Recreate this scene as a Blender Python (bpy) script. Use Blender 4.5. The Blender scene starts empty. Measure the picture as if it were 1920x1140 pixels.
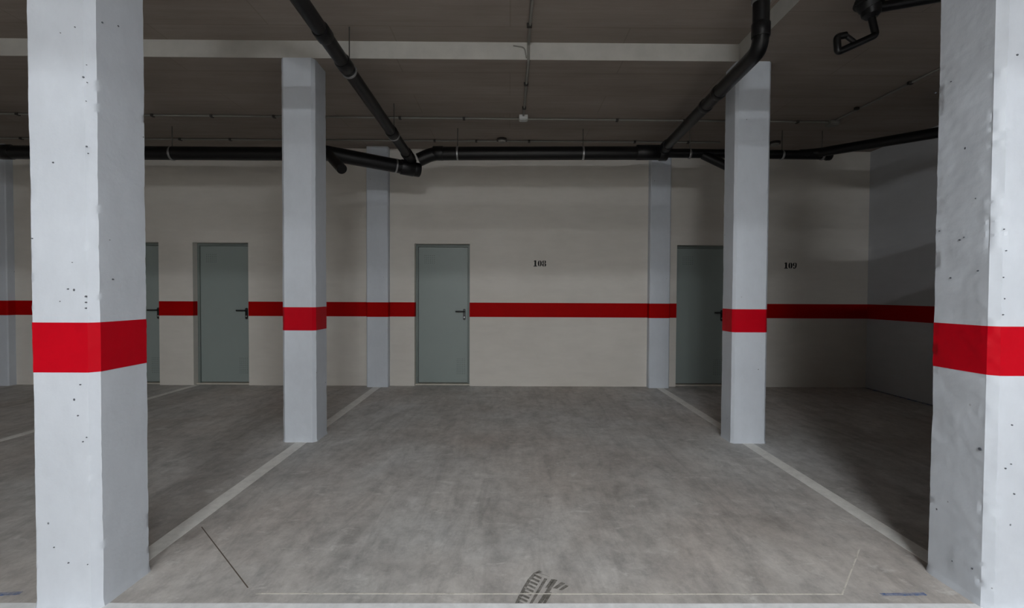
import bpy, bmesh, math, random
from mathutils import Vector, Matrix, noise

random.seed(7)
scene = bpy.context.scene
C = scene.collection

# ------------------------------------------------------------------ camera
F, PIT, ROL, YAW, H = 892.9, 0.0211, 0.0047, 0.0064, 1.3338   # focal length in pixels of a 1920x1140 frame

def cam_vec(a, b, w):
    """image axes (right, down, forward) -> world"""
    c, s = math.cos(ROL), math.sin(ROL)
    x, dn = a * c + b * s, -a * s + b * c
    u = -dn
    y = w * math.cos(PIT) + u * math.sin(PIT)
    z = -w * math.sin(PIT) + u * math.cos(PIT)
    return Vector((x * math.cos(YAW) + y * math.sin(YAW), -x * math.sin(YAW) + y * math.cos(YAW), z))

def ray(px, py):
    return cam_vec((px - 960) / F, (py - 570) / F, 1.0)

def on_y(px, py, Y):
    d = ray(px, py); t = Y / d.y
    return Vector((d.x * t, Y, H + d.z * t))

def on_z(px, py, Z):
    d = ray(px, py); t = (Z - H) / d.z
    return Vector((d.x * t, d.y * t, Z))

def on_x(px, py, X):
    d = ray(px, py); t = X / d.x
    return Vector((X, d.y * t, H + d.z * t))

cam = bpy.data.cameras.new('camera')
cam.sensor_fit = 'HORIZONTAL'; cam.sensor_width = 36.0
cam.lens = 36.0 * F / 1920.0
cam.clip_start = 0.02
cam_o = bpy.data.objects.new('camera', cam); C.objects.link(cam_o)
r_, d_, f_ = cam_vec(1, 0, 0), cam_vec(0, 1, 0), cam_vec(0, 0, 1)
M = Matrix(((r_.x, -d_.x, -f_.x, 0), (r_.y, -d_.y, -f_.y, 0), (r_.z, -d_.z, -f_.z, H), (0, 0, 0, 1)))
cam_o.matrix_world = M
scene.camera = cam_o

# ------------------------------------------------------------------ world and exposure
world = bpy.data.worlds.new('world'); scene.world = world
world.use_nodes = True
world.node_tree.nodes['Background'].inputs['Color'].default_value = (0.02, 0.02, 0.022, 1)
world.node_tree.nodes['Background'].inputs['Strength'].default_value = 0.3
vs = scene.view_settings
vs.view_transform = 'Standard'; vs.look = 'None'; vs.gamma = 1.0; vs.use_curve_mapping = False
vs.exposure = 0.0
L_FAR = 370.0       # tubes at the far side of the aisle
L_LOW = 640.0       # low hung tube
L_PANEL = 150.0      # flat panel over the bay front

# ------------------------------------------------------------------ materials
def srgb(r, g, b):
    f = lambda v: (v / 255.0 / 12.92) if v <= 10.3 else ((v / 255.0 + 0.055) / 1.055) ** 2.4
    return (f(r), f(g), f(b), 1.0)

class Mat:
    def __init__(self, name, rough=0.6, spec=0.4):
        self.m = bpy.data.materials.new(name); self.m.use_nodes = True
        self.t = self.m.node_tree
        self.b = self.t.nodes['Principled BSDF']
        self.b.inputs['Roughness'].default_value = rough
        self.b.inputs['Specular IOR Level'].default_value = spec
        self.co = None
    def n(self, kind, **kw):
        nd = self.t.nodes.new(kind)
        for k, v in kw.items():
            if k in nd.inputs: nd.inputs[k].default_value = v
            else: setattr(nd, k, v)
        return nd
    def l(self, a, b): self.t.links.new(a, b)
    def coord(self, scale=(1, 1, 1)):
        if self.co is None: self.co = self.n('ShaderNodeTexCoord').outputs['Object']
        mp = self.n('ShaderNodeMapping'); mp.inputs['Scale'].default_value = scale
        self.l(self.co, mp.inputs['Vector']); return mp.outputs['Vector']
    def noise(self, scale, detail=4, rough=0.55, sc=(1, 1, 1), dist=0.0):
        nd = self.n('ShaderNodeTexNoise'); nd.inputs['Scale'].default_value = scale
        nd.inputs['Detail'].default_value = detail; nd.inputs['Roughness'].default_value = rough
        nd.inputs['Distortion'].default_value = dist
        self.l(self.coord(sc), nd.inputs['Vector']); return nd.outputs['Fac']
    def ramp(self, src, stops):
        nd = self.n('ShaderNodeValToRGB'); e = nd.color_ramp.elements
        while len(e) < len(stops): e.new(0.5)
        for el, (p, c) in zip(e, stops):
            el.position = p; el.color = c if hasattr(c, '__len__') else (c, c, c, 1)
        self.l(src, nd.inputs['Fac']); return nd.outputs['Color']
    def mix(self, fac, a, b, mode='MIX'):
        nd = self.n('ShaderNodeMix', data_type='RGBA', blend_type=mode)
        for i, v in ((0, fac), (6, a), (7, b)):
            if hasattr(v, 'is_linked') or hasattr(v, 'links'): self.l(v, nd.inputs[i])
            else: nd.inputs[i].default_value = v
        return nd.outputs[2]
    def color(self, v):
        if hasattr(v, 'links'): self.l(v, self.b.inputs['Base Color'])
        else: self.b.inputs['Base Color'].default_value = v
    def bump(self, h, strength=0.3, dist=0.01):
        nd = self.n('ShaderNodeBump'); nd.inputs['Strength'].default_value = strength
        nd.inputs['Distance'].default_value = dist
        self.l(h, nd.inputs['Height'])
        prev = self.b.inputs['Normal']
        if prev.is_linked: self.l(prev.links[0].from_socket, nd.inputs['Normal'])
        self.l(nd.outputs['Normal'], prev)

def m_floor():
    m = Mat('concrete_floor', 0.62, 0.3)
    big = m.noise(0.55, 4, 0.6, dist=0.6)
    base = m.ramp(big, [(0.3, srgb(178, 173, 168)), (0.52, srgb(191, 190, 187)), (0.75, srgb(200, 201, 201))])
    streak = m.noise(3.0, 8, 0.66, sc=(1.5, 0.4, 1), dist=1.2)
    base = m.mix(0.6, base, m.ramp(streak, [(0.3, (0.70, 0.69, 0.68, 1)), (0.5, 0.97), (0.72, 1.16)]), 'MULTIPLY')
    patch = m.noise(2.0, 9, 0.72, dist=0.5)
    base = m.mix(0.7, base, m.ramp(patch, [(0.32, (0.70, 0.69, 0.68, 1)), (0.5, 0.98), (0.68, 1.2)]), 'MULTIPLY')
    fine = m.noise(11, 10, 0.8, sc=(1, 0.75, 1))
    base = m.mix(0.75, base, m.ramp(fine, [(0.32, 0.66), (0.5, 1.0), (0.7, 1.26)]), 'MULTIPLY')
    warm = m.noise(0.42, 3, 0.5)
    base = m.mix(m.ramp(warm, [(0.42, 0.0), (0.62, 0.6)]), base, m.mix(1.0, base, (1.02, 0.93, 0.87, 1), 'MULTIPLY'))
    rub = m.noise(1.3, 7, 0.7, sc=(2.4, 0.5, 1), dist=2.2)
    base = m.mix(0.55, base, m.ramp(rub, [(0.36, 0.72), (0.5, 1.0), (0.66, 1.08)]), 'MULTIPLY')
    # pale plaster smears
    sm = m.noise(6.5, 6, 0.72, sc=(0.8, 1.4, 1), dist=0.4)
    base = m.mix(m.ramp(sm, [(0.58, 0.0), (0.70, 0.6)]), base, srgb(222, 221, 217))
    m.color(base)
    m.bump(m.noise(60, 4, 0.7), 0.12, 0.004)
    m.bump(streak, 0.1, 0.006)
    m.l(m.ramp(patch, [(0.3, 0.5), (0.7, 0.72)]), m.b.inputs['Roughness'])
    return m.m

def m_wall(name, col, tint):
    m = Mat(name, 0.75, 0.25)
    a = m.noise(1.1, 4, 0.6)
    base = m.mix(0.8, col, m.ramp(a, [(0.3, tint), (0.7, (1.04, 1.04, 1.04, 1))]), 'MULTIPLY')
    b = m.noise(9, 4, 0.65, sc=(0.35, 0.35, 1.4))
    base = m.mix(0.6, base, m.ramp(b, [(0.3, 0.94), (0.7, 1.04)]), 'MULTIPLY')
    m.color(base)
    # faint block courses under the paint, every 20 cm
    wv = m.n('ShaderNodeTexWave', wave_type='BANDS', bands_direction='Z')
    wv.inputs['Scale'].default_value = 1.57; wv.inputs['Distortion'].default_value = 0.25
    m.l(m.coord(), wv.inputs['Vector'])
    m.bump(m.ramp(wv.outputs['Fac'], [(0.0, 0.0), (0.06, 1.0)]), 0.10, 0.003)
    m.bump(m.noise(45, 4, 0.7), 0.10, 0.003)
    m.bump(m.noise(3, 3, 0.5), 0.2, 0.01)
    return m.m

def m_ceiling():
    m = Mat('formwork_concrete', 0.85, 0.2)
    a = m.noise(1.2, 5, 0.6, sc=(0.5, 1.4, 1))
    base = m.ramp(a, [(0.3, srgb(136, 126, 118)), (0.7, srgb(158, 148, 140))])
    b = m.noise(7, 5, 0.7, sc=(0.12, 2.2, 1))
    base = m.mix(0.7, base, m.ramp(b, [(0.3, 0.86), (0.7, 1.1)]), 'MULTIPLY')
    br = m.n('ShaderNodeTexBrick'); br.offset = 0.5
    br.inputs['Scale'].default_value = 1.0; br.inputs['Mortar Size'].default_value = 0.006
    br.inputs['Brick Width'].default_value = 2.0; br.inputs['Row Height'].default_value = 0.5
    br.inputs['Color1'].default_value = (1, 1, 1, 1); br.inputs['Color2'].default_value = (0.93, 0.92, 0.91, 1)
    br.inputs['Mortar'].default_value = (0.8, 0.79, 0.78, 1)
    m.l(m.coord(), br.inputs['Vector'])
    base = m.mix(0.8, base, br.outputs['Color'], 'MULTIPLY')
    m.color(base)
    m.bump(br.outputs['Fac'], -0.2, 0.004)
    m.bump(m.noise(30, 4, 0.7), 0.15, 0.004)
    return m.m

def m_paint(name, col, dark=0.9, pits=True, rough=0.5, bump=0.25, pit_col=None, spec=0.3):
    """painted rough concrete with small bug holes"""
    m = Mat(name, rough, spec)
    a = m.noise(2.2, 5, 0.6)
    base = m.mix(0.8, col, m.ramp(a, [(0.3, (dark, dark, dark, 1)), (0.7, (1.03, 1.03, 1.03, 1))]), 'MULTIPLY')
    b = m.noise(14, 5, 0.7, sc=(1, 1, 0.5))
    base = m.mix(0.7, base, m.ramp(b, [(0.3, 0.95), (0.7, 1.03)]), 'MULTIPLY')
    if pits:
        vo = m.n('ShaderNodeTexVoronoi', feature='F1'); vo.inputs['Scale'].default_value = 11.0
        vo.inputs['Randomness'].default_value = 1.0
        m.l(m.coord((1, 1, 0.85)), vo.inputs['Vector'])
        keep = m.noise(5.3, 2, 0.5)
        sep = m.n('ShaderNodeMath', operation='MULTIPLY')
        m.l(m.ramp(vo.outputs['Distance'], [(0.035, 1.0), (0.06, 0.0)]), sep.inputs[0])
        m.l(m.ramp(keep, [(0.53, 0.0), (0.56, 1.0)]), sep.inputs[1])
        base = m.mix(sep.outputs[0], base, pit_col or srgb(70, 74, 82))
        m.bump(sep.outputs[0], -0.8, 0.006)
    m.color(base)
    m.bump(m.noise(6, 4, 0.6), bump, 0.012)
    m.bump(m.noise(55, 4, 0.7), bump * 0.6, 0.004)
    return m.m

def m_plain(name, col, rough=0.5, metal=0.0, var=0.08, scale=8, spec=0.3):
    m = Mat(name, rough, spec)
    a = m.noise(scale, 4, 0.6)
    m.color(m.mix(1.0, col, m.ramp(a, [(0.3, (1 - var,) * 3 + (1,)), (0.7, (1 + var * 0.5,) * 3 + (1,))]), 'MULTIPLY'))
    m.b.inputs['Metallic'].default_value = metal
    m.bump(m.noise(scale * 8, 3, 0.6), 0.05, 0.002)
    return m.m

def m_line(name, col):
    m = Mat(name, 0.6, 0.3)
    a = m.noise(16, 6, 0.7)
    base = m.mix(1.0, col, m.ramp(a, [(0.3, 0.85), (0.6, 1.02)]), 'MULTIPLY')
    b = m.noise(3, 4, 0.6)
    base = m.mix(0.8, base, m.ramp(b, [(0.3, 0.88), (0.7, 1.03)]), 'MULTIPLY')
    m.color(base); m.bump(a, 0.1, 0.002)
    return m.m

def m_worn(name, col, lo, hi, scale=18, rough=0.8, top=0.8):
    """thin scuffed marking, see-through where it has worn away"""
    m = Mat(name, rough, 0.2)
    a = m.noise(scale, 5, 0.7)
    m.color(col)
    m.l(m.ramp(a, [(lo, 0.0), (hi, top)]), m.b.inputs['Alpha'])
    return m.m

def m_emit(name, col, strength):
    m = Mat(name, 0.4)
    m.color((0.8, 0.8, 0.8, 1))
    m.b.inputs['Emission Color'].default_value = col
    m.b.inputs['Emission Strength'].default_value = strength
    return m.m

MAT = dict(
    floor=m_floor(), ceiling=m_ceiling(),
    wall=m_wall('beige_wall_paint', srgb(214, 210, 203), (0.94, 0.93, 0.92, 1)),
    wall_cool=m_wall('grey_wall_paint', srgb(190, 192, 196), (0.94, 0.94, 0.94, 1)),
    white=m_paint('white_column_paint', srgb(206, 212, 220)),
    red=m_paint('red_column_paint', srgb(190, 0, 24), pits=False, rough=0.5, dark=0.93, spec=0.12),
    red_wall=m_plain('red_wall_paint', srgb(168, 0, 2), 0.6, var=0.05, spec=0.06),
    door=m_plain('grey_green_door_enamel', srgb(142, 152, 149), 0.38, var=0.03, scale=2),
    frame=m_plain('door_frame_enamel', srgb(120, 128, 125), 0.4, var=0.04, scale=3),
    hole=m_plain('dark_opening', srgb(30, 32, 32), 0.8),
    black=m_plain('black_plastic', srgb(22, 22, 23), 0.35, spec=0.5),
    pipe=m_plain('black_drain_pipe', srgb(15, 15, 17), 0.36, var=0.2, scale=5, spec=0.4),
    steel=m_plain('zinc_steel', srgb(176, 178, 180), 0.35, metal=0.9),
    rod=m_plain('threaded_rod_steel', srgb(90, 88, 84), 0.5, metal=0.7),
    conduit=m_plain('grey_conduit', srgb(128, 126, 120), 0.5),
    clip=m_plain('dark_conduit_clip', srgb(52, 48, 46), 0.6),
    box=m_plain('pale_junction_box', srgb(196, 198, 196), 0.5),
    line=m_line('pale_floor_paint', srgb(240, 239, 234)),
    edge_line=m_line('white_floor_paint', srgb(246, 248, 249)),
    sill=m_plain('pale_threshold', srgb(196, 190, 178), 0.6),
    ink=m_plain('black_stencil_paint', srgb(18, 18, 18), 0.6),
    tyre=m_worn('tyre_dirt', srgb(104, 101, 92), 0.15, 0.6, 26, top=0.62),
    chalk=m_worn('pale_chalk', srgb(232, 228, 218), 0.15, 0.5, 12),
    blue=m_worn('blue_chalk', srgb(92, 130, 190), 0.30, 0.7, 14),
    crack=m_plain('floor_crack', srgb(98, 88, 78), 0.9),
    pit=m_plain('bug_hole_shadow', srgb(96, 100, 108), 0.9),
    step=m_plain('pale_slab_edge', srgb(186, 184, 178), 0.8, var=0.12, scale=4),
    housing=m_plain('lamp_housing', srgb(215, 216, 216), 0.4),
    lamp=m_emit('lamp_tube', (0.93, 0.97, 1.0, 1), L_FAR),
    lamp_low=m_emit('low_lamp_tube', (0.93, 0.97, 1.0, 1), L_LOW),
    lamp_panel=m_emit('lamp_diffuser', (0.95, 0.98, 1.0, 1), L_PANEL),
)

# ------------------------------------------------------------------ object helpers
def new_obj(name, me, parent=None):
    o = bpy.data.objects.new(name, me); C.objects.link(o)
    if parent is not None: o.parent = parent
    return o

def mesh(name, verts, faces, mat, parent=None, smooth=False, origin=None):
    off = Vector(origin) if origin is not None else (parent.location if parent is not None and parent.parent is None else Vector((0, 0, 0)))
    if parent is not None and parent.parent is not None: off = parent.parent.location + parent.location
    me = bpy.data.meshes.new(name)
    me.from_pydata([tuple(Vector(v) - off) for v in verts], [], faces)
    me.validate(); me.update()
    bm = bmesh.new(); bm.from_mesh(me); bmesh.ops.recalc_face_normals(bm, faces=bm.faces); bm.to_mesh(me); bm.free()
    if smooth:
        for p in me.polygons: p.use_smooth = True
    me.materials.append(MAT[mat] if isinstance(mat, str) else mat)
    o = new_obj(name, me, parent)
    if origin is not None: o.location = off
    return o

def empty(name, loc, label=None, cat=None, group=None, kind=None):
    o = bpy.data.objects.new(name, None); C.objects.link(o); o.location = loc
    o.empty_display_size = 0.1
    return tag(o, label, cat, group, kind)

def tag(o, label=None, cat=None, group=None, kind=None):
    if label: o['label'] = label
    if cat: o['category'] = cat
    if group: o['group'] = group
    if kind: o['kind'] = kind
    return o

class Geo:
    def __init__(self): self.v, self.f = [], []
    def add(self, vs, fs):
        n = len(self.v); self.v += [tuple(v) for v in vs]; self.f += [tuple(i + n for i in f) for f in fs]; return self
    def box(self, x0, x1, y0, y1, z0, z1):
        vs = [(x, y, z) for z in (z0, z1) for y in (y0, y1) for x in (x0, x1)]
        return self.add(vs, [(0, 2, 3, 1), (4, 5, 7, 6), (0, 1, 5, 4), (2, 6, 7, 3), (0, 4, 6, 2), (1, 3, 7, 5)])
    def quad(self, a, b, c, d): return self.add([a, b, c, d], [(0, 1, 2, 3)])
    def prism(self, poly, axis, lo, hi):
        """extrude a 2D polygon; axis 'y': poly is (x, z); axis 'z': poly is (x, y)"""
        n = len(poly)
        put = (lambda p, t: (p[0], t, p[1])) if axis == 'y' else (lambda p, t: (p[0], p[1], t))
        vs = [put(p, lo) for p in poly] + [put(p, hi) for p in poly]
        fs = [tuple(range(n)), tuple(range(2 * n - 1, n - 1, -1))] + [(i, (i + 1) % n, n + (i + 1) % n, n + i) for i in range(n)]
        return self.add(vs, fs)
    def tube(self, path, rad, seg=18, caps=True):
        pts = [Vector(p) for p in path]; n = len(pts)
        rads = rad if hasattr(rad, '__len__') else [rad] * n
        t0 = (pts[1] - pts[0]).normalized()
        up = Vector((0, 0, 1)) if abs(t0.z) < 0.9 else Vector((1, 0, 0))
        nx = t0.cross(up).normalized()
        vs = []
        for i, p in enumerate(pts):
            if i == 0: t = t0
            elif i == n - 1: t = (pts[i] - pts[i - 1]).normalized()
            else: t = ((pts[i] - pts[i - 1]).normalized() + (pts[i + 1] - pts[i]).normalized()).normalized()
            nx = (nx - t * nx.dot(t)).normalized(); ny = t.cross(nx)
            for k in range(seg):
                a = 2 * math.pi * k / seg
                vs.append(p + (nx * math.cos(a) + ny * math.sin(a)) * rads[i])
        fs = [(i * seg + k, i * seg + (k + 1) % seg, (i + 1) * seg + (k + 1) % seg, (i + 1) * seg + k) for i in range(n - 1) for k in range(seg)]
        if caps: fs += [tuple(range(seg)), tuple(range((n - 1) * seg, n * seg))]
        return self.add(vs, fs)
    def build(self, name, mat, parent=None, smooth=False, origin=None, bevel=0.0):
        o = mesh(name, self.v, self.f, mat, parent, smooth, origin)
        if smooth:
            o.data.set_sharp_from_angle(angle=math.radians(38))
        if bevel:
            b = o.modifiers.new('bevel', 'BEVEL'); b.width = bevel; b.segments = 2; b.limit_method = 'ANGLE'
        return o

def bend(points, r, n=7):
    """polyline with rounded corners of radius about r"""
    P = [Vector(p) for p in points]; out = [P[0]]
    for i in range(1, len(P) - 1):
        a, b, c = P[i - 1], P[i], P[i + 1]
        u, v = (a - b), (c - b)
        k = min(r, u.length * 0.48, v.length * 0.48)
        s, e = b + u.normalized() * k, b + v.normalized() * k
        for j in range(n + 1):
            t = j / n
            out.append(s * (1 - t) ** 2 + b * 2 * t * (1 - t) + e * t ** 2)
    out.append(P[-1]); return out

# ------------------------------------------------------------------ the setting
D = 6.863                       # back wall
XR, XL, YB = 5.19, -11.0, -10.0  # right wall, far left wall, wall behind the camera
ZC, ZR = 3.401, 3.55            # low slab, raised slab over the bay front
YM, YN = 4.249, 1.977           # front faces of the two column rows
XE = on_z(1500, 0, ZC).x        # right edge of the raised slab
Z1, Z2 = 1.0, 1.207             # red stripe
REC = 0.12                      # door recess

g = Geo().quad((XL, YB, 0), (XR, YB, 0), (XR, D + 0.4, 0), (XL, D + 0.4, 0))
g.quad((XL, YB, -0.2), (XL, D + 0.4, -0.2), (XR, D + 0.4, -0.2), (XR, YB, -0.2))
floor = g.build('floor', 'floor')
tag(floor, 'stained grey concrete garage floor', kind='structure')

slabs = [((XL, XR, YM, D + 0.2, ZC), 'dark board-marked concrete ceiling over the back of the bays'),
         ((XE, XR, YB, YM, ZC), 'dark board-marked concrete ceiling at the right'),
         ((XL, XE, YB, YM, ZR), 'raised concrete ceiling in front of the slab step')]
for (x0, x1, y0, y1, z), lab in slabs:
    tag(Geo().box(x0, x1, y0, y1, z, ZR + 0.2).build('ceiling', 'ceiling'), lab, kind='structure')
tag(Geo().box(XL, XE, -4.6, -4.3, 3.12, ZR).build('trim_1', 'ceiling'), 'unseen beam added across the aisle to cut off the far lamps', kind='structure')  # added out of view, keeps the far tubes off the upper walls and columns

e = 0.006
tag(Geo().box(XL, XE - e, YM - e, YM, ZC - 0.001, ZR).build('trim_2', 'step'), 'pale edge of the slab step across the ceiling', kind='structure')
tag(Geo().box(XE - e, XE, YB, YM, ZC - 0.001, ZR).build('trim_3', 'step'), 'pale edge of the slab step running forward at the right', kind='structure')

# back wall with four door openings
DW, DH = 0.793, 2.05
door_x = [on_y(372.5, 600, D).x - 0.078, on_y(777.3, 600, D).x, on_y(1268, 600, D).x]
door_x.insert(0, on_y(298.5, 600, D).x - DW)     # only its right edge shows beside the near column
g = Geo(); xs = XL
for dx in sorted(door_x):
    g.box(xs, dx, D, D + 0.3, 0, ZC); g.box(dx, dx + DW, D, D + 0.3, DH, ZC); xs = dx + DW
g.box(xs, XR + 0.2, D, D + 0.3, 0, ZC)
wb = g.build('wall_back', 'wall'); tag(wb, 'beige painted back wall with a red stripe', kind='structure')
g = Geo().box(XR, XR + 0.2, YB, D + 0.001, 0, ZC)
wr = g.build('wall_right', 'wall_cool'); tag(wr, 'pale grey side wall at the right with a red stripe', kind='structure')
g = Geo().box(2.345, XR, 2.08, 2.25, 0, 2.45)  # added out of view to keep lamp light off the right bay
wrf = tag(g.build('wall_shade_right', 'wall_cool'), 'unseen wall added outside the frame to shade the right bay', kind='structure')
g = Geo().box(XL - 0.2, XL, YB, D, 0, ZR)
tag(g.build('wall_left', 'wall'), 'far left wall', kind='structure')
g = Geo().box(XL, XR, YB - 0.2, YB, 0, ZR)
tag(g.build('wall_front', 'wall'), 'wall behind the camera', kind='structure')

# red stripe on the walls, one strip between each pair of doors
xs = XL; ends = sorted(door_x) + [None]
for dx in ends:
    x1 = XR if dx is None else dx
    Geo().box(xs, x1, D - 0.002, D + 0.001, Z1, Z2).build('red_stripe', 'red_wall', wb)
    xs = x1 + DW
Geo().box(2.345, XR - 0.002, 2.078, 2.081, Z1, Z2).build('red_stripe', 'red_wall', wrf)
Geo().box(XR - 0.002, XR + 0.001, -2.0, D - 0.002, Z1, Z2).build('red_stripe', 'red_wall', wr)
# the stripe turns a little way into the door reveals
for dx in sorted(door_x):
    Geo().box(dx - 0.001, dx + 0.0015, D, D + REC - 0.025, Z1, Z2).build('red_stripe', 'red_wall', wb)

# ------------------------------------------------------------------ doors
door_labels = [
    'sliver of a grey door beside the large left column',
    'grey metal door deep in its reveal, left of the left middle column',
    'grey metal door left of the number 108',
    'grey metal door half hidden by the right middle column']
for i, dx in enumerate(sorted(door_x)):
    y0 = D + REC
    t = empty('door_%d' % (i + 1), (dx + DW / 2, y0, 0), door_labels[i], None, None, 'structure')
    g = Geo()
    fw = 0.035
    g.box(dx, dx + fw, y0 - 0.02, y0 + 0.06, 0.018, DH); g.box(dx + DW - fw, dx + DW, y0 - 0.02, y0 + 0.06, 0.018, DH)
    g.box(dx + fw, dx + DW - fw, y0 - 0.02, y0 + 0.06, DH - fw, DH)
    g.build('door_frame', 'frame', t)
    leaf = Geo().box(dx + fw + 0.003, dx + DW - fw - 0.003, y0 - 0.008, y0 + 0.04, 0.028, DH - fw - 0.004).build('door_leaf', 'door', t, bevel=0.003)
    Geo().box(dx, dx + DW, y0 - 0.06, y0 + 0.06, 0.0, 0.018).build('threshold', 'sill', t)
    # lever handle on a long back plate, with a lock cylinder
    hx = dx + DW - fw - 0.052; hz = 1.075; yf = y0 - 0.008
    g = Geo(); n = 10; w, hh = 0.019, 0.083; cz = hz - 0.045
    poly = [(hx + w * math.cos(math.pi * k / n), cz + hh + w * math.sin(math.pi * k / n) - w) for k in range(n + 1)]
    poly += [(hx - w * math.cos(math.pi * k / n), cz - hh - w * math.sin(math.pi * k / n) + w) for k in range(n + 1)]
    g.prism(poly, 'y', yf - 0.010, yf); g.build('handle_plate', 'black', leaf)
    g = Geo().tube(bend([(hx, yf - 0.008, hz), (hx, yf - 0.055, hz), (hx - 0.125, yf - 0.055, hz)], 0.02), 0.0105, 10)
    g.build('lever', 'black', leaf, smooth=True)
    g = Geo().tube([(hx, yf - 0.010, hz - 0.085), (hx, yf - 0.016, hz - 0.085)], 0.010, 12)
    g.build('lock_cylinder', 'steel', leaf, smooth=True)
    # ventilation holes low at the handle side and high at the hinge side
    for (vx, vz, cols, rows) in ((dx + DW - 0.19, 0.16, 5, 9), (dx + 0.13, 1.78, 6, 5)):
        g = Geo()
        for a in range(cols):
            for b in range(rows):
                cx, cz2 = vx + a * 0.027, vz + b * 0.027
                p = [(cx + 0.0042 * math.cos(k * math.pi / 3), cz2 + 0.0042 * math.sin(k * math.pi / 3)) for k in range(6)]
                g.prism(p, 'y', yf - 0.0006, yf + 0.001)
        tag(g.build('vent_holes', 'hole', leaf), kind='stuff')

# ------------------------------------------------------------------ columns
def column_skin(x0, x1, y0, y1, c, z0, z1, dz, nside, off, seed, amp, rough_faces=None, ragged=0.0):
    """vertices of a chamfered square column, its faces slightly wavy and its arrises chipped"""
    prof = []
    def side(ax, ay, bx, by, n, nx, ny, kind):
        for i in range(n): 
            t = i / n; prof.append((ax + (bx - ax) * t, ay + (by - ay) * t, nx, ny, kind, t))
    r = math.sqrt(0.5)
    side(x0 + c, y0, x1 - c, y0, nside, 0, -1, 'front')
    side(x1 - c, y0, x1, y0 + c, 3, r, -r, 'cham')
    side(x1, y0 + c, x1, y1 - c, nside, 1, 0, 'right')
    side(x1, y1 - c, x1 - c, y1, 3, r, r, 'cham')
    side(x1 - c, y1, x0 + c, y1, max(4, nside // 3), 0, 1, 'back')
    side(x0 + c, y1, x0, y1 - c, 3, -r, r, 'cham')
    side(x0, y1 - c, x0, y0 + c, nside, -1, 0, 'left')
    side(x0, y0 + c, x0 + c, y0, 3, -r, -r, 'cham')
    n = len(prof); rows = max(2, int(round((z1 - z0) / dz)) + 1)
    vs = []
    for j in range(rows):
        z = z0 + (z1 - z0) * j / (rows - 1)
        for (x, y, nx, ny, kind, t) in prof:
            p = Vector((x * 1.0 + seed * 7.3, y, z))
            k = amp * (rough_faces or {}).get(kind, 1.0)
            d = k * (0.0022 * noise.noise(p * 3.1) + 0.0013 * noise.noise(p * 9.0) + 0.0006 * noise.noise(p * 27.0))
            if ragged and (kind == 'cham' or t < 0.06 or t > 0.94):
                e = noise.noise(Vector((seed * 3.1 + x * 4, y * 4, z * 24.0)))
                e2 = noise.noise(Vector((seed * 5.7 + x * 3, y * 3, z * 7.0)))
                if kind == 'cham' and t > 0.01: d += ragged * 0.0022 * e
                else: d -= ragged * (0.006 * max(0.0, e + 0.5 * e2 - 0.15))
            if z < 0.03: d += 0.006 * (1 - z / 0.03)
            d += off
            vs.append((x + nx * d, y + ny * d, z))
    fs = [(j * n + i, j * n + (i + 1) % n, (j + 1) * n + (i + 1) % n, (j + 1) * n + i) for j in range(rows - 1) for i in range(n)]
    return vs, fs, n, rows

def column(x0, x1, y0, y1, c, top, dz, nside, seed, amp, label, group, rough_faces=None, ragged=1.0):
    t = empty('concrete_column', ((x0 + x1) / 2, (y0 + y1) / 2, 0), label, 'column', group)
    vs, fs, n, rows = column_skin(x0, x1, y0, y1, c, 0, top, dz, nside, 0, seed, amp, rough_faces, ragged)
    fs += [tuple(range(n)), tuple(range((rows - 1) * n, rows * n))]
    o = mesh('shaft', vs, fs, 'white', t, smooth=True); o.data.set_sharp_from_angle(angle=math.radians(28))
    vs, fs, n, rows = column_skin(x0, x1, y0, y1, c, Z1, Z2, dz, nside, 0.0012, seed, amp, rough_faces, ragged)
    o = mesh('red_band', vs, fs, 'red', t, smooth=True); o.data.set_sharp_from_angle(angle=math.radians(28))
    o['label'] = 'glossy red painted band'
    return t

def pits(t, spots, plane, val):
    g = Geo()
    for i, (px, py, s) in enumerate(spots):
        p = on_y(px, py, val) if plane == 'y' else on_x(px, py, val)
        n = 7; out = []
        for k in range(n):
            a = 2 * math.pi * k / n; r = s * 0.0008 * (0.75 + 0.5 * random.random())
            out.append((r * math.cos(a) * 1.2, r * math.sin(a)))
        if plane == 'y': g.prism([(p.x + u, p.z + w) for u, w in out], 'y', val - 0.0032, val)
        else:
            e = -0.0034 if px > 960 else 0.0034
            vs = [(val + e, p.y + u, p.z + w) for u, w in out] + [(val, p.y + u, p.z + w) for u, w in out]
            g.add(vs, [tuple(range(n))] + [(i, (i + 1) % n, n + (i + 1) % n, n + i) for i in range(n)])
    tag(g.build('bug_holes', 'pit', t), kind='stuff')

GR = 'white columns with a red band'
c_nl = column(-1.9948, -1.7137, YN, 2.288, 0.028, ZR, 0.012, 16, 1, 1.0, 'large white column with red band, nearest at the left edge', GR)
c_nr = column(2.031, 2.335, YN, 2.288, 0.028, ZC, 0.006, 24, 2, 1.5, 'large rough white column with red band, nearest at the right edge', GR, {'left': 1.3}, 1.3)
column(-2.021, -1.7247, YM - 0.008, 4.535, 0.026, ZC, 0.03, 8, 3, 1.0, 'white column with red band between the second door and the 108 bay', GR, None, 0.7)
column(2.005, 2.3197, YM - 0.008, 4.475, 0.022, ZC, 0.03, 8, 4, 1.0, 'white column with red band in front of the half hidden door', GR, None, 0.7)

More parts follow.
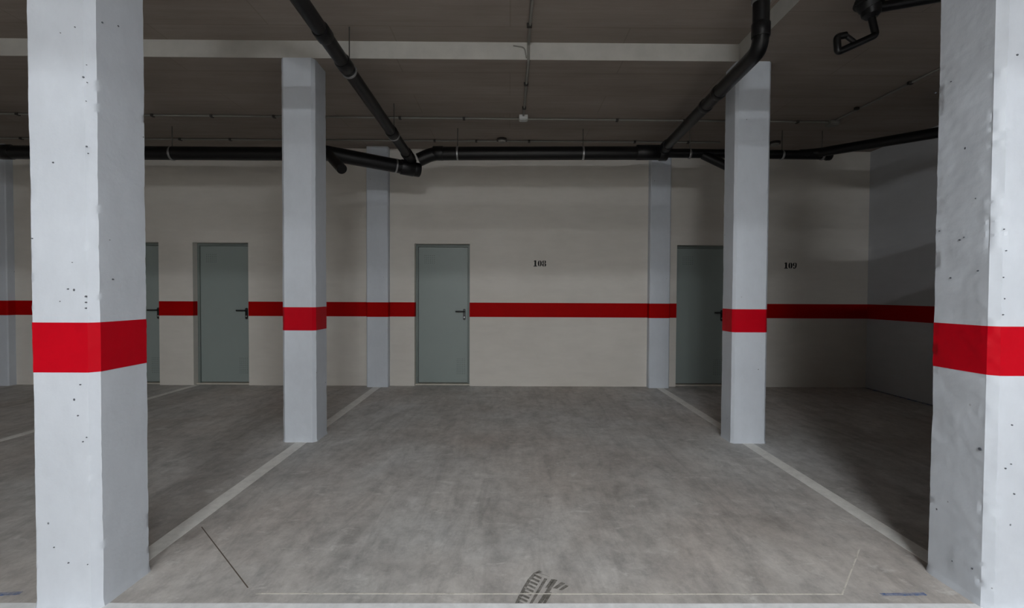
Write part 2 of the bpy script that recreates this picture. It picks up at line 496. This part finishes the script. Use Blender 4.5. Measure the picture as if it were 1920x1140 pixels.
pits(c_nl, [(157, 145, 5), (141, 51, 3), (114, 62, 2), (100, 305, 4), (163, 275, 4), (166, 288, 3), (61, 447, 3), (128, 542, 4), (162, 556, 5), (162, 567, 4),
            (162, 578, 4), (164, 155, 3), (163, 122, 2), (162, 190, 2), (151, 721, 4), (147, 779, 4), (156, 828, 3), (129, 1055, 4), (165, 1058, 3), (163, 820, 3), (102, 1026, 3), (136, 492, 2), (113, 565, 2)], 'y', YN)
pits(c_nl, [(191, 42, 4), (221, 49, 4), (211, 524, 5), (268, 257, 2), (205, 450, 2)], 'x', -1.7137)
pits(c_nr, [(1755, 174, 4), (1784, 153, 3), (1800, 450, 5), (1783, 521, 4), (1762, 433, 3), (1834, 508, 4), (1830, 372, 3), (1838, 842, 8), (1824, 1066, 5), (1808, 445, 3), (1786, 1052, 3)], 'x', 2.031)
pits(c_nr, [(1886, 470, 3), (1907, 103, 4), (1897, 797, 4), (1885, 878, 4), (1895, 870, 3), (1901, 926, 4), (1881, 520, 3), (1883, 560, 3), (1880, 590, 4), (1882, 430, 3)], 'y', YN)

# half columns built into the back wall
def wall_column(xa, xb, label, p=0.11):
    t = empty('wall_column', ((xa + xb) / 2, D - p / 2, 0), label, 'column', 'half columns against the back wall')
    g = Geo(); c = 0.012
    g.prism([(xa, D), (xa, D - p + c), (xa + c, D - p), (xb - c, D - p), (xb, D - p + c), (xb, D)], 'z', 0, ZC)
    g.build('shaft', 'white', t)
    e = 0.002; g = Geo()
    g.prism([(xa - e, D - 0.002), (xa - e, D - p + c), (xa + c, D - p - e), (xb - c, D - p - e), (xb + e, D - p + c), (xb + e, D - 0.002)], 'z', Z1, Z2)
    g.build('red_band', 'red_wall', t)

yw = D - 0.11
wall_column(on_y(687, 600, yw).x, on_y(727.5, 600, yw).x, 'half column on the back wall, left of the 108 door')
wall_column(on_y(1217.5, 600, yw).x, on_y(1256, 600, yw).x, 'half column on the back wall, right of the number 108')
wall_column(on_y(14, 600, yw).x - 0.30, on_y(14, 600, yw).x, 'half column on the back wall at the far left edge')

# ------------------------------------------------------------------ floor markings
def strip(name, a, b, w, mat, label, cat, group=None, h=0.0015, z=0.0):
    a, b = Vector((a[0], a[1], 0)), Vector((b[0], b[1], 0))
    t = (b - a).normalized(); s = Vector((-t.y, t.x, 0)) * w / 2
    n = max(2, int((b - a).length / 0.12)); L, R = [], []
    for i in range(n + 1):
        p = a.lerp(b, i / n); k = 1 + 0.06 * noise.noise(p * 5.0); k2 = 1 + 0.06 * noise.noise(p * 5.0 + Vector((9, 3, 1)))
        L.append(p + s * k); R.append(p - s * k2)
    ring = L + R[::-1]; m = len(ring); zt = z + h
    vs = [(p.x, p.y, zt) for p in ring] + [(p.x, p.y, z) for p in ring]
    fs = [(i, i + 1, m - 2 - i, m - 1 - i) for i in range(n)] + [(i, (i + 1) % m, m + (i + 1) % m, m + i) for i in range(m)]
    o = mesh(name, vs, fs, mat, origin=((a + b) / 2 + Vector((0, 0, z))))
    return tag(o, label, cat, group)

GL = 'painted bay lines'
LW = 0.10
lx0 = on_z(701, 730, 0).x; lx1 = on_z(430, 928, 0).x
rx0 = on_z(1246, 733, 0).x; rx1 = on_z(1610, 963, 0).x
y_l = on_z(430, 928, 0).y; y_r = on_z(1610, 963, 0).y
def ext(xa, ya, xb, yb, y): return xa + (xb - xa) * (y - ya) / (yb - ya)
ya = D - 0.11
strip('bay_line', (ext(lx0, ya, lx1, y_l, 2.03), 2.03), (lx0, ya), LW, 'line', 'pale bay line running to the wall past the left middle column', 'floor marking', GL)
strip('bay_line', (ext(rx0, ya, rx1, y_r, 2.03), 2.03), (rx0, ya), LW, 'line', 'pale bay line running to the wall past the right middle column', 'floor marking', GL)
p0, p1 = on_z(368, 722, 0), on_z(25, 819, 0)
strip('bay_line', (ext(p0.x, p0.y, p1.x, p1.y, 2.03), 2.03), (p0.x, D), 0.085, 'line', 'pale bay line behind the large left column', 'floor marking', GL)
ye = on_z(1450, 1132, 0).y
strip('bay_line', (XL, ye - 0.06), (XR, ye - 0.06), 0.12, 'edge_line', 'white line across the front of the bay at the bottom edge', 'floor marking', GL)

# thin chalk setting-out lines, a crack, blue chalk
def fl(px, py): return on_z(px, py, 0)
strip('chalk_line', fl(480, 1113), fl(1580, 1114), 0.007, 'chalk', 'thin pale chalk line across the bay mouth', 'floor mark', None, 0.0008)
strip('chalk_line', fl(1579, 1114), fl(1612, 1028), 0.006, 'chalk', 'short thin chalk line towards the right column', 'floor mark', None, 0.0008)
strip('floor_crack', fl(378, 988), fl(465, 1102), 0.005, 'crack', 'thin dark straight cut in the floor beside the left bay line', 'floor mark', None, 0.0006)
strip('blue_chalk_mark', fl(1652, 1115), fl(1735, 1114), 0.018, 'blue', 'blue chalk smear beside the foot of the right near column', 'floor mark', None, 0.0008)
strip('blue_chalk_mark', fl(-30, 1116), fl(40, 1112), 0.022, 'blue', 'blue chalk smear at the bottom left edge', 'floor mark', None, 0.0008)
strip('blue_chalk_line', (XR - 0.035, D - 0.02), (XR - 0.035, 4.2), 0.05, 'blue', 'blue chalk line along the foot of the right wall', 'floor mark', None, 0.0008)

# tyre print: rows of tread bars curving off the bottom of the frame
g = Geo()
def blot(pts, z=0.0007):
    q = [fl(*p) for p in pts]; n = len(q)
    g.add([(p.x, p.y, z) for p in q] + [(p.x, p.y, 0.0) for p in q], [tuple(range(n))] + [(i, (i + 1) % n, n + (i + 1) % n, n + i) for i in range(n)])
left_edge = [(962, 1139), (972, 1118), (981, 1101), (990, 1086), (1000, 1075), (1011, 1070)]
for (a, b) in zip(left_edge[:-1], left_edge[1:]):
    blot([a, b, (b[0] + 5, b[1] + 3), (a[0] + 6, a[1] + 1)])
for k in range(9):
    t = k / 8; x = 967 + 30 * t; y = 1130 - 50 * t
    blot([(x + 4, y), (x + 6, y - 3), (x + 19, y + 3), (x + 17, y + 6)])
for (x0, y0, x1, y1, w) in ((990, 1136, 1021, 1084, 5), (1003, 1139, 1038, 1086, 7), (1013, 1139, 1030, 1110, 5), (1036, 1103, 1052, 1092, 8), (1048, 1106, 1060, 1097, 6), (1005, 1073, 1026, 1080, 5), (1022, 1102, 1034, 1086, 6)):
    blot([(x0, y0), (x1, y1), (x1 + w, y1 + 2), (x0 + w, y0 + 1)])
tag(g.build('tyre_mark', 'tyre'), 'short dark tyre tread print on the concrete at the bottom centre', 'tyre mark')

# ------------------------------------------------------------------ bay numbers on the wall
def arc(cx, cz, rx, rz, a0, a1, n=10):
    return [(cx + rx * math.cos(math.radians(a0 + (a1 - a0) * i / n)), cz + rz * math.sin(math.radians(a0 + (a1 - a0) * i / n))) for i in range(n + 1)]
def crescent(cx, cz, ro, zo, ri, zi, a0, a1):
    return arc(cx, cz, ro, zo, a0, a1) + arc(cx, cz, ri, zi, a1, a0)
def glyph(ch):
    """stencil digits in a box 0..0.62 wide, 0..1 high"""
    if ch == '1':
        return [[(0.18, 0.0), (0.46, 0.0), (0.46, 1.0), (0.18, 1.0)], [(0.03, 0.0), (0.16, 0.0), (0.16, 0.14), (0.03, 0.14)],
                [(0.48, 0.0), (0.61, 0.0), (0.61, 0.14), (0.48, 0.14)], [(0.05, 0.78), (0.20, 0.84), (0.20, 0.97), (0.05, 0.88)]]
    if ch == '0':
        return [crescent(0.29, 0.5, 0.3, 0.5, 0.05, 0.40, 100, 260), crescent(0.35, 0.5, 0.3, 0.5, 0.05, 0.40, -80, 80)]
    if ch == '8':
        out = []
        for cz, rz, rx in ((0.75, 0.25, 0.26), (0.26, 0.27, 0.29)):
            out += [crescent(0.28, cz, rx, rz, 0.05, rz * 0.5, 98, 262), crescent(0.36, cz, rx, rz, 0.05, rz * 0.5, -82, 82)]
        return out
    if ch == '9':
        return [crescent(0.28, 0.68, 0.27, 0.32, 0.07, 0.22, 98, 262), crescent(0.36, 0.68, 0.27, 0.32, 0.07, 0.22, -82, 82),
                [(0.42, 0.5), (0.63, 0.62), (0.58, 0.25), (0.42, 0.04), (0.22, 0.0), (0.2, 0.1), (0.36, 0.18)], crescent(0.14, 0.12, 0.1, 0.12, 0.01, 0.01, 0, 359)]
def number(text, x, z, h, label):
    t = empty('bay_number', (x, D, z), label, 'number')
    wd = 0.72 * h; x0 = x - wd * len(text) / 2
    for i, ch in enumerate(text):
        g = Geo()
        for poly in glyph(ch): g.prism([(x0 + i * wd + p[0] * h, z - h / 2 + p[1] * h) for p in poly], 'y', D - 0.0012, D + 0.0005)
        g.build('digit', 'ink', t)
pn = on_y(1012.5, 494, D); number('108', pn.x, pn.z, 0.088, 'black stencilled number 108 on the wall right of the door')
pn = on_y(1482.5, 498, D); number('109', pn.x, pn.z, 0.088, 'black stencilled number 109 on the wall right of the right middle column')

# ------------------------------------------------------------------ drain pipes
PW = empty('drain_pipework', (0.0, 6.0, 3.1), 'black drain pipework joined along the back wall and across the ceiling', 'pipes')
def run(pts, r, label, rb=0.12):
    o = pipe_part(PW, 'pipe_run', pts, r, rb=rb)
    o['label'] = label
    return o
def pipe_part(t, name, pts, r, mat='pipe', rb=0.12, seg=20):
    return Geo().tube(bend(pts, rb) if len(pts) > 2 else pts, r, seg).build(name, mat, t, smooth=True)
def sleeve(t, name, p, d, r, length, mat='pipe'):
    p, d = Vector(p), Vector(d).normalized()
    a, b = p - d * length / 2, p + d * length / 2
    e = d * min(0.008, length * 0.2)
    return Geo().tube([a, a + e, b - e, b], [r * 0.94, r, r, r * 0.94], 20).build(name, mat, t, smooth=True)
def hanger(t, p, d, r, top):
    """steel ring round the pipe and its threaded rod up to the slab"""
    p, d = Vector(p), Vector(d).normalized()
    ring = sleeve(t, 'clamp', p, d, r + 0.005, 0.026, 'steel')
    Geo().tube([(p.x, p.y, p.z + r), (p.x, p.y, top)], 0.005, 8).build('hanger_rod', 'rod', t, smooth=True)
    return ring

YP = 6.0; RP = 0.083; RS = 0.056
P = lambda x, y, Y=YP: on_y(x, y, Y)
# 1 left wall run
a, b = P(-60, 285), P(612, 289)
t = run([a, b], RP, 'thick black run along the back wall at the left')
sleeve(t, 'coupling', P(12, 285), b - a, RP + 0.008, 0.16)
hanger(t, P(323, 288), b - a, RP, ZC)
# 2 sloping piece between the left run and the junction
c0 = P(598, 284, 5.45); c1 = P(775, 317, 5.98)
t = run([c0, c1], RP, 'thick black sloping run between the left middle column and the junction')
d = c1 - c0
sleeve(t, 'clamp', c0.lerp(c1, 0.80), d, RP + 0.004, 0.024, 'steel')
sleeve(t, 'coupling', c0.lerp(c1, 0.93), d, RP + 0.009, 0.17)
q = c0.lerp(c1, 0.08)
pipe_part(t, 'branch', [q, P(641, 317, 5.2)], RS)
e = P(790, 319, 5.95)
sleeve(t, 'end_cap', c0.lerp(c1, 1.03), d, RP + 0.004, 0.10)
# 3 centre wall run
a, b = P(785, 300, 5.98), P(812, 288)
c = P(1236, 287)
t = run([a, b, c], RP, 'thick black run along the wall above the number 108')
sleeve(t, 'coupling', P(822, 287.5), c - b, RP + 0.006, 0.13)
sleeve(t, 'coupling', P(1215, 286), c - b, RP + 0.010, 0.30)
sleeve(t, 'reducer', P(1243, 287), c - b, RP + 0.013, 0.10)
for x in (858, 1093): hanger(t, P(x, 287.5), c - b, RP, ZC)
# 4 left ceiling branch
a, b = on_y(562, 0, 3.2), on_y(771, 300, 5.94)
d = b - a; a2 = a + d * ((ZR - a.z) / d.z)
t = run([a2, b + d * 0.015], RS, 'thinner black run slanting down from the top edge to the wall junction')
for k in (0.122, 0.262, 0.72): sleeve(t, 'coupling', a.lerp(b, k), d, RS + 0.008, 0.11)
for k in (0.30, 0.745): hanger(t, a.lerp(b, k), d, RS + 0.004, ZR if a.lerp(b, k).y < YM else ZC)
sleeve(t, 'coupling', a.lerp(b, 0.95), d, RS + 0.012, 0.20)
# 5 right ceiling branch with its drop
a = on_y(1426, 92, 3.39); b = on_y(1243, 281, 5.98)
t = run([Vector((a.x, a.y, ZR)), a, b], RS, 'thinner black run dropping from the ceiling and bending back to the wall', rb=0.10)
sleeve(t, 'coupling', (a.x, a.y, a.z + 0.13), (0, 0, 1), RS + 0.007, 0.10)
tag(sleeve(t, 'collar', (a.x, a.y, on_y(1426, 6, 3.39).z + 0.05), (0, 0, 1), RS + 0.009, 0.10, 'steel'), 'grey collar at the ceiling')
for k in (0.30, 0.42): sleeve(t, 'coupling', a.lerp(b, k), b - a, RS + 0.007, 0.07)
sleeve(t, 'coupling', a.lerp(b, 0.95), b - a, RS + 0.012, 0.22)
# 6 thinner run to the right wall
a, b, c = P(1236, 287), P(1530, 291), on_y(1745, 251, 5.0)
d = c - b; k = (XR - c.x) / d.x; e = c + d * k
t = run([a, P(1556, 291)], RS, 'thinner black run to the right behind the right middle column')
pipe_part(t, 'bent_run', [P(1500, 289), P(1530, 287), c, e], RS, rb=0.1)
sleeve(t, 'end_cap', P(1553, 291.5), b - a, RS + 0.006, 0.06)
for x in (1293, 1466, 1541): hanger(t, P(x, 288 + (x - 1236) * 0.012), b - a, RS, ZC)
pipe_part(t, 'branch', [P(1318, 290), P(1385, 322, 5.9)], RS)
# 7 unseen pipe added above the frame to cast shadow bands on the columns
a, b = Vector((-5.2, 1.50, 3.11)), Vector((2.6, 1.50, 3.13))
t = empty('shadow_pipe', (a + b) / 2, 'unseen black pipe added above the frame to cast shadow bands', 'pipe')
pipe_part(t, 'pipe', [a, b], 0.065)
for k in (0.08, 0.36, 0.64, 0.92): hanger(t, a.lerp(b, k), b - a, 0.065, ZR if a.lerp(b, k).x < XE else ZC)
# 8 siphon with a small loop below the slab
YT = 3.2; Q = lambda x, y, Y=YT: on_y(x, y, Y)
t = empty('pipe_siphon', Q(1632, 10), 'small black siphon pipe with a bent loop hanging at the top right', 'pipe')
top = Q(1628, 0); top.z = ZC
Geo().tube([top, Q(1629, 8), Q(1632, 14)], [0.074, 0.074, 0.066], 20).build('body', 'pipe', t, smooth=True)
sleeve(t, 'flange', Q(1629, 7), (0, 0, 1), 0.088, 0.02)
Geo().tube([Q(1632, 13), Q(1634, 28), Q(1635, 34)], [0.062, 0.056, 0.034], 18).build('neck', 'pipe', t, smooth=True)
pipe_part(t, 'loop', [Q(1633, 28), Q(1642, 66), Q(1571, 98), Q(1569, 69), Q(1586, 66)], 0.022, rb=0.022, seg=14)
pipe_part(t, 'stay', [Q(1585, 66), Q(1603, 80)], 0.016, seg=10)
far = Q(1760, -6)
pipe_part(t, 'side_pipe', [Q(1640, 15), far + (far - Q(1640, 15)) * 0.5], 0.034, seg=14)
pipe_part(t, 'stub', [Q(1604, 6), Q(1622, 6)], 0.014, seg=10)

# ------------------------------------------------------------------ conduits, boxes and detectors on the slab
def conduit(pts, clips, label, r=0.011):
    t = empty('electrical_conduit', sum((Vector(p) for p in pts), Vector()) / len(pts), label, 'conduit', 'grey conduits fixed to the ceiling')
    Geo().tube(pts, r, 10).build('tube', 'conduit', t, smooth=True)
    for (p, ax) in clips:
        g = Geo(); w, l = 0.021, 0.014
        if ax == 'x': g.box(p.x - l, p.x + l, p.y - w, p.y + w, p.z - 0.016, p.z + r)
        else: g.box(p.x - w, p.x + w, p.y - l, p.y + l, p.z - 0.016, p.z + r)
        g.build('clip', 'clip', t)
    return t
zc = ZC - 0.0135
def along(a, b, px):
    """point on segment a-b whose image column is px"""
    lo, hi = 0.0, 1.0
    f = lambda t: (lambda v: 960 + F * v.dot(r_) / v.dot(f_))(a.lerp(b, t) - Vector((0, 0, H)))
    for _ in range(40):
        m = (lo + hi) / 2
        if f(m) < px: lo = m
        else: hi = m
    return a.lerp(b, lo)
a, b = on_z(-40, 213, zc), on_z(1552, 229, zc)
conduit([a, b], [(along(a, b, x), 'x') for x in (33, 286, 397, 514, 750, 870, 1157, 1283, 1495)], 'long grey conduit crossing the ceiling in front of the drain pipe')
a2, b2 = on_z(-40, 259, zc), on_z(1350, 267, zc)
conduit([a2, b2], [(along(a2, b2, x), 'x') for x in (40, 338, 432, 815, 893, 992, 1190, 1290)], 'thin conduit on the ceiling close to the back wall')
jb = along(a, b, 981)
zr = ZR - 0.0135
pts = [Vector((jb.x, jb.y - 0.118, zc)), Vector((jb.x + 0.005, YM - 0.012, zc)), Vector((jb.x + 0.005, YM - 0.012, zr)), Vector((jb.x + 0.01, 1.0, zr))]
conduit(bend(pts, 0.03), [(Vector((jb.x, 4.7, zc)), 'y'), (Vector((jb.x, 5.3, zc)), 'y'), (Vector((jb.x, 3.95, zr)), 'y')], 'grey conduit running from the centre junction box over the slab step', 0.012)
jb2 = b.copy()
e = on_z(1745, 131, zc)
e += Vector((0.058, 0, 0)); jb2s = jb2 + Vector((0.058, -0.06, 0))
conduit([jb2s, e + (e - jb2s) * 0.6], [(jb2.lerp(e, 0.32), 'y'), (jb2.lerp(e, 0.80), 'y')], 'grey conduit running forward from the right junction box')
# small bent tail of cable at the slab step
p = [Vector((jb.x - 0.13, YM - 0.008, ZR - 0.03)), Vector((jb.x - 0.03, YM - 0.008, ZR - 0.045)), Vector((jb.x - 0.012, YM - 0.008, ZC + 0.01))]
tag(Geo().tube(bend(p, 0.03), 0.006, 8).build('cable_tail', 'conduit', smooth=True, origin=p[0]), 'short bent cable on the slab step beside the conduit', 'cable')
def box_on(p, label, s=0.05, mat='box'):
    t = empty('junction_box', p, label, 'box')
    Geo().box(p.x - s, p.x + s, p.y - s, p.y + s, ZC - 0.05, ZC).build('body', mat, t, bevel=0.006)
    Geo().box(p.x - s * 0.8, p.x + s * 0.8, p.y - s * 0.8, p.y + s * 0.8, ZC - 0.058, ZC - 0.05).build('lid', mat, t, bevel=0.003)
box_on(jb + Vector((0, -0.065, 0)), 'small white junction box on the ceiling above the number 108')
box_on(jb2 + Vector((0.058, 0, 0)), 'small grey junction box on the ceiling at the right', 0.055, 'conduit')
def detector(px, py, label):
    p = on_z(px, py, ZC)
    t = empty('ceiling_detector', p, label, 'detector')
    Geo().tube([(p.x, p.y, ZC), (p.x, p.y, ZC - 0.028)], [0.066, 0.07], 22).build('base', 'clip', t, smooth=True)
    Geo().tube([(p.x, p.y, ZC - 0.028), (p.x, p.y, ZC - 0.05), (p.x, p.y, ZC - 0.062)], [0.052, 0.046, 0.02], 22).build('head', 'conduit', t, smooth=True)
detector(941, 260, 'round dark detector on the ceiling above the centre drain pipe')
detector(1453, 266, 'dark detector on the ceiling right of the right middle column')

# ------------------------------------------------------------------ lamps of the aisle (behind the camera)
def batten(x, y, z, length, top, mat, label):
    t = empty('batten_lamp', (x, y, z), label, 'lamp', 'tube lamps over the aisle')
    Geo().box(x - length / 2, x + length / 2, y - 0.04, y + 0.04, z + 0.03, z + 0.07).build('housing', 'housing', t)
    for s in (-0.028, 0.028):
        Geo().tube([(x - length / 2 + 0.02, y + s, z), (x + length / 2 - 0.02, y + s, z)], 0.019, 10).build('tube', mat, t, smooth=True)
    for s in (-1, 1):
        Geo().box(x + s * length / 2 - 0.02, x + s * length / 2 + 0.02, y - 0.04, y + 0.04, z - 0.03, z + 0.03).build('end_cap', 'housing', t)
    if top > z + 0.08:
        for s in (-0.35, 0.35):
            Geo().tube([(x + s * length, y, z + 0.07), (x + s * length, y, top)], 0.004, 6).build('suspension', 'rod', t)
batten(1.1, -7.2, 3.46, 1.5, ZR, 'lamp', 'tube lamp at the far side of the aisle behind the camera')
batten(-2.2, -7.2, 3.46, 1.5, ZR, 'lamp', 'tube lamp at the far side of the aisle, further left')
batten(-0.35, -3.8, 3.25, 0.9, ZR, 'lamp_low', 'low hung tube lamp over the aisle')
def panel(x, y, label):
    t = empty('panel_lamp', (x, y, ZR - 0.04), label, 'lamp')
    Geo().box(x - 0.6, x + 0.6, y - 0.15, y + 0.15, ZR - 0.045, ZR).build('housing', 'housing', t)
    Geo().box(x - 0.58, x + 0.58, y - 0.13, y + 0.13, ZR - 0.048, ZR - 0.046).build('diffuser', 'lamp_panel', t)
panel(1.0, -1.5, 'flat panel lamp on the raised ceiling above the camera')
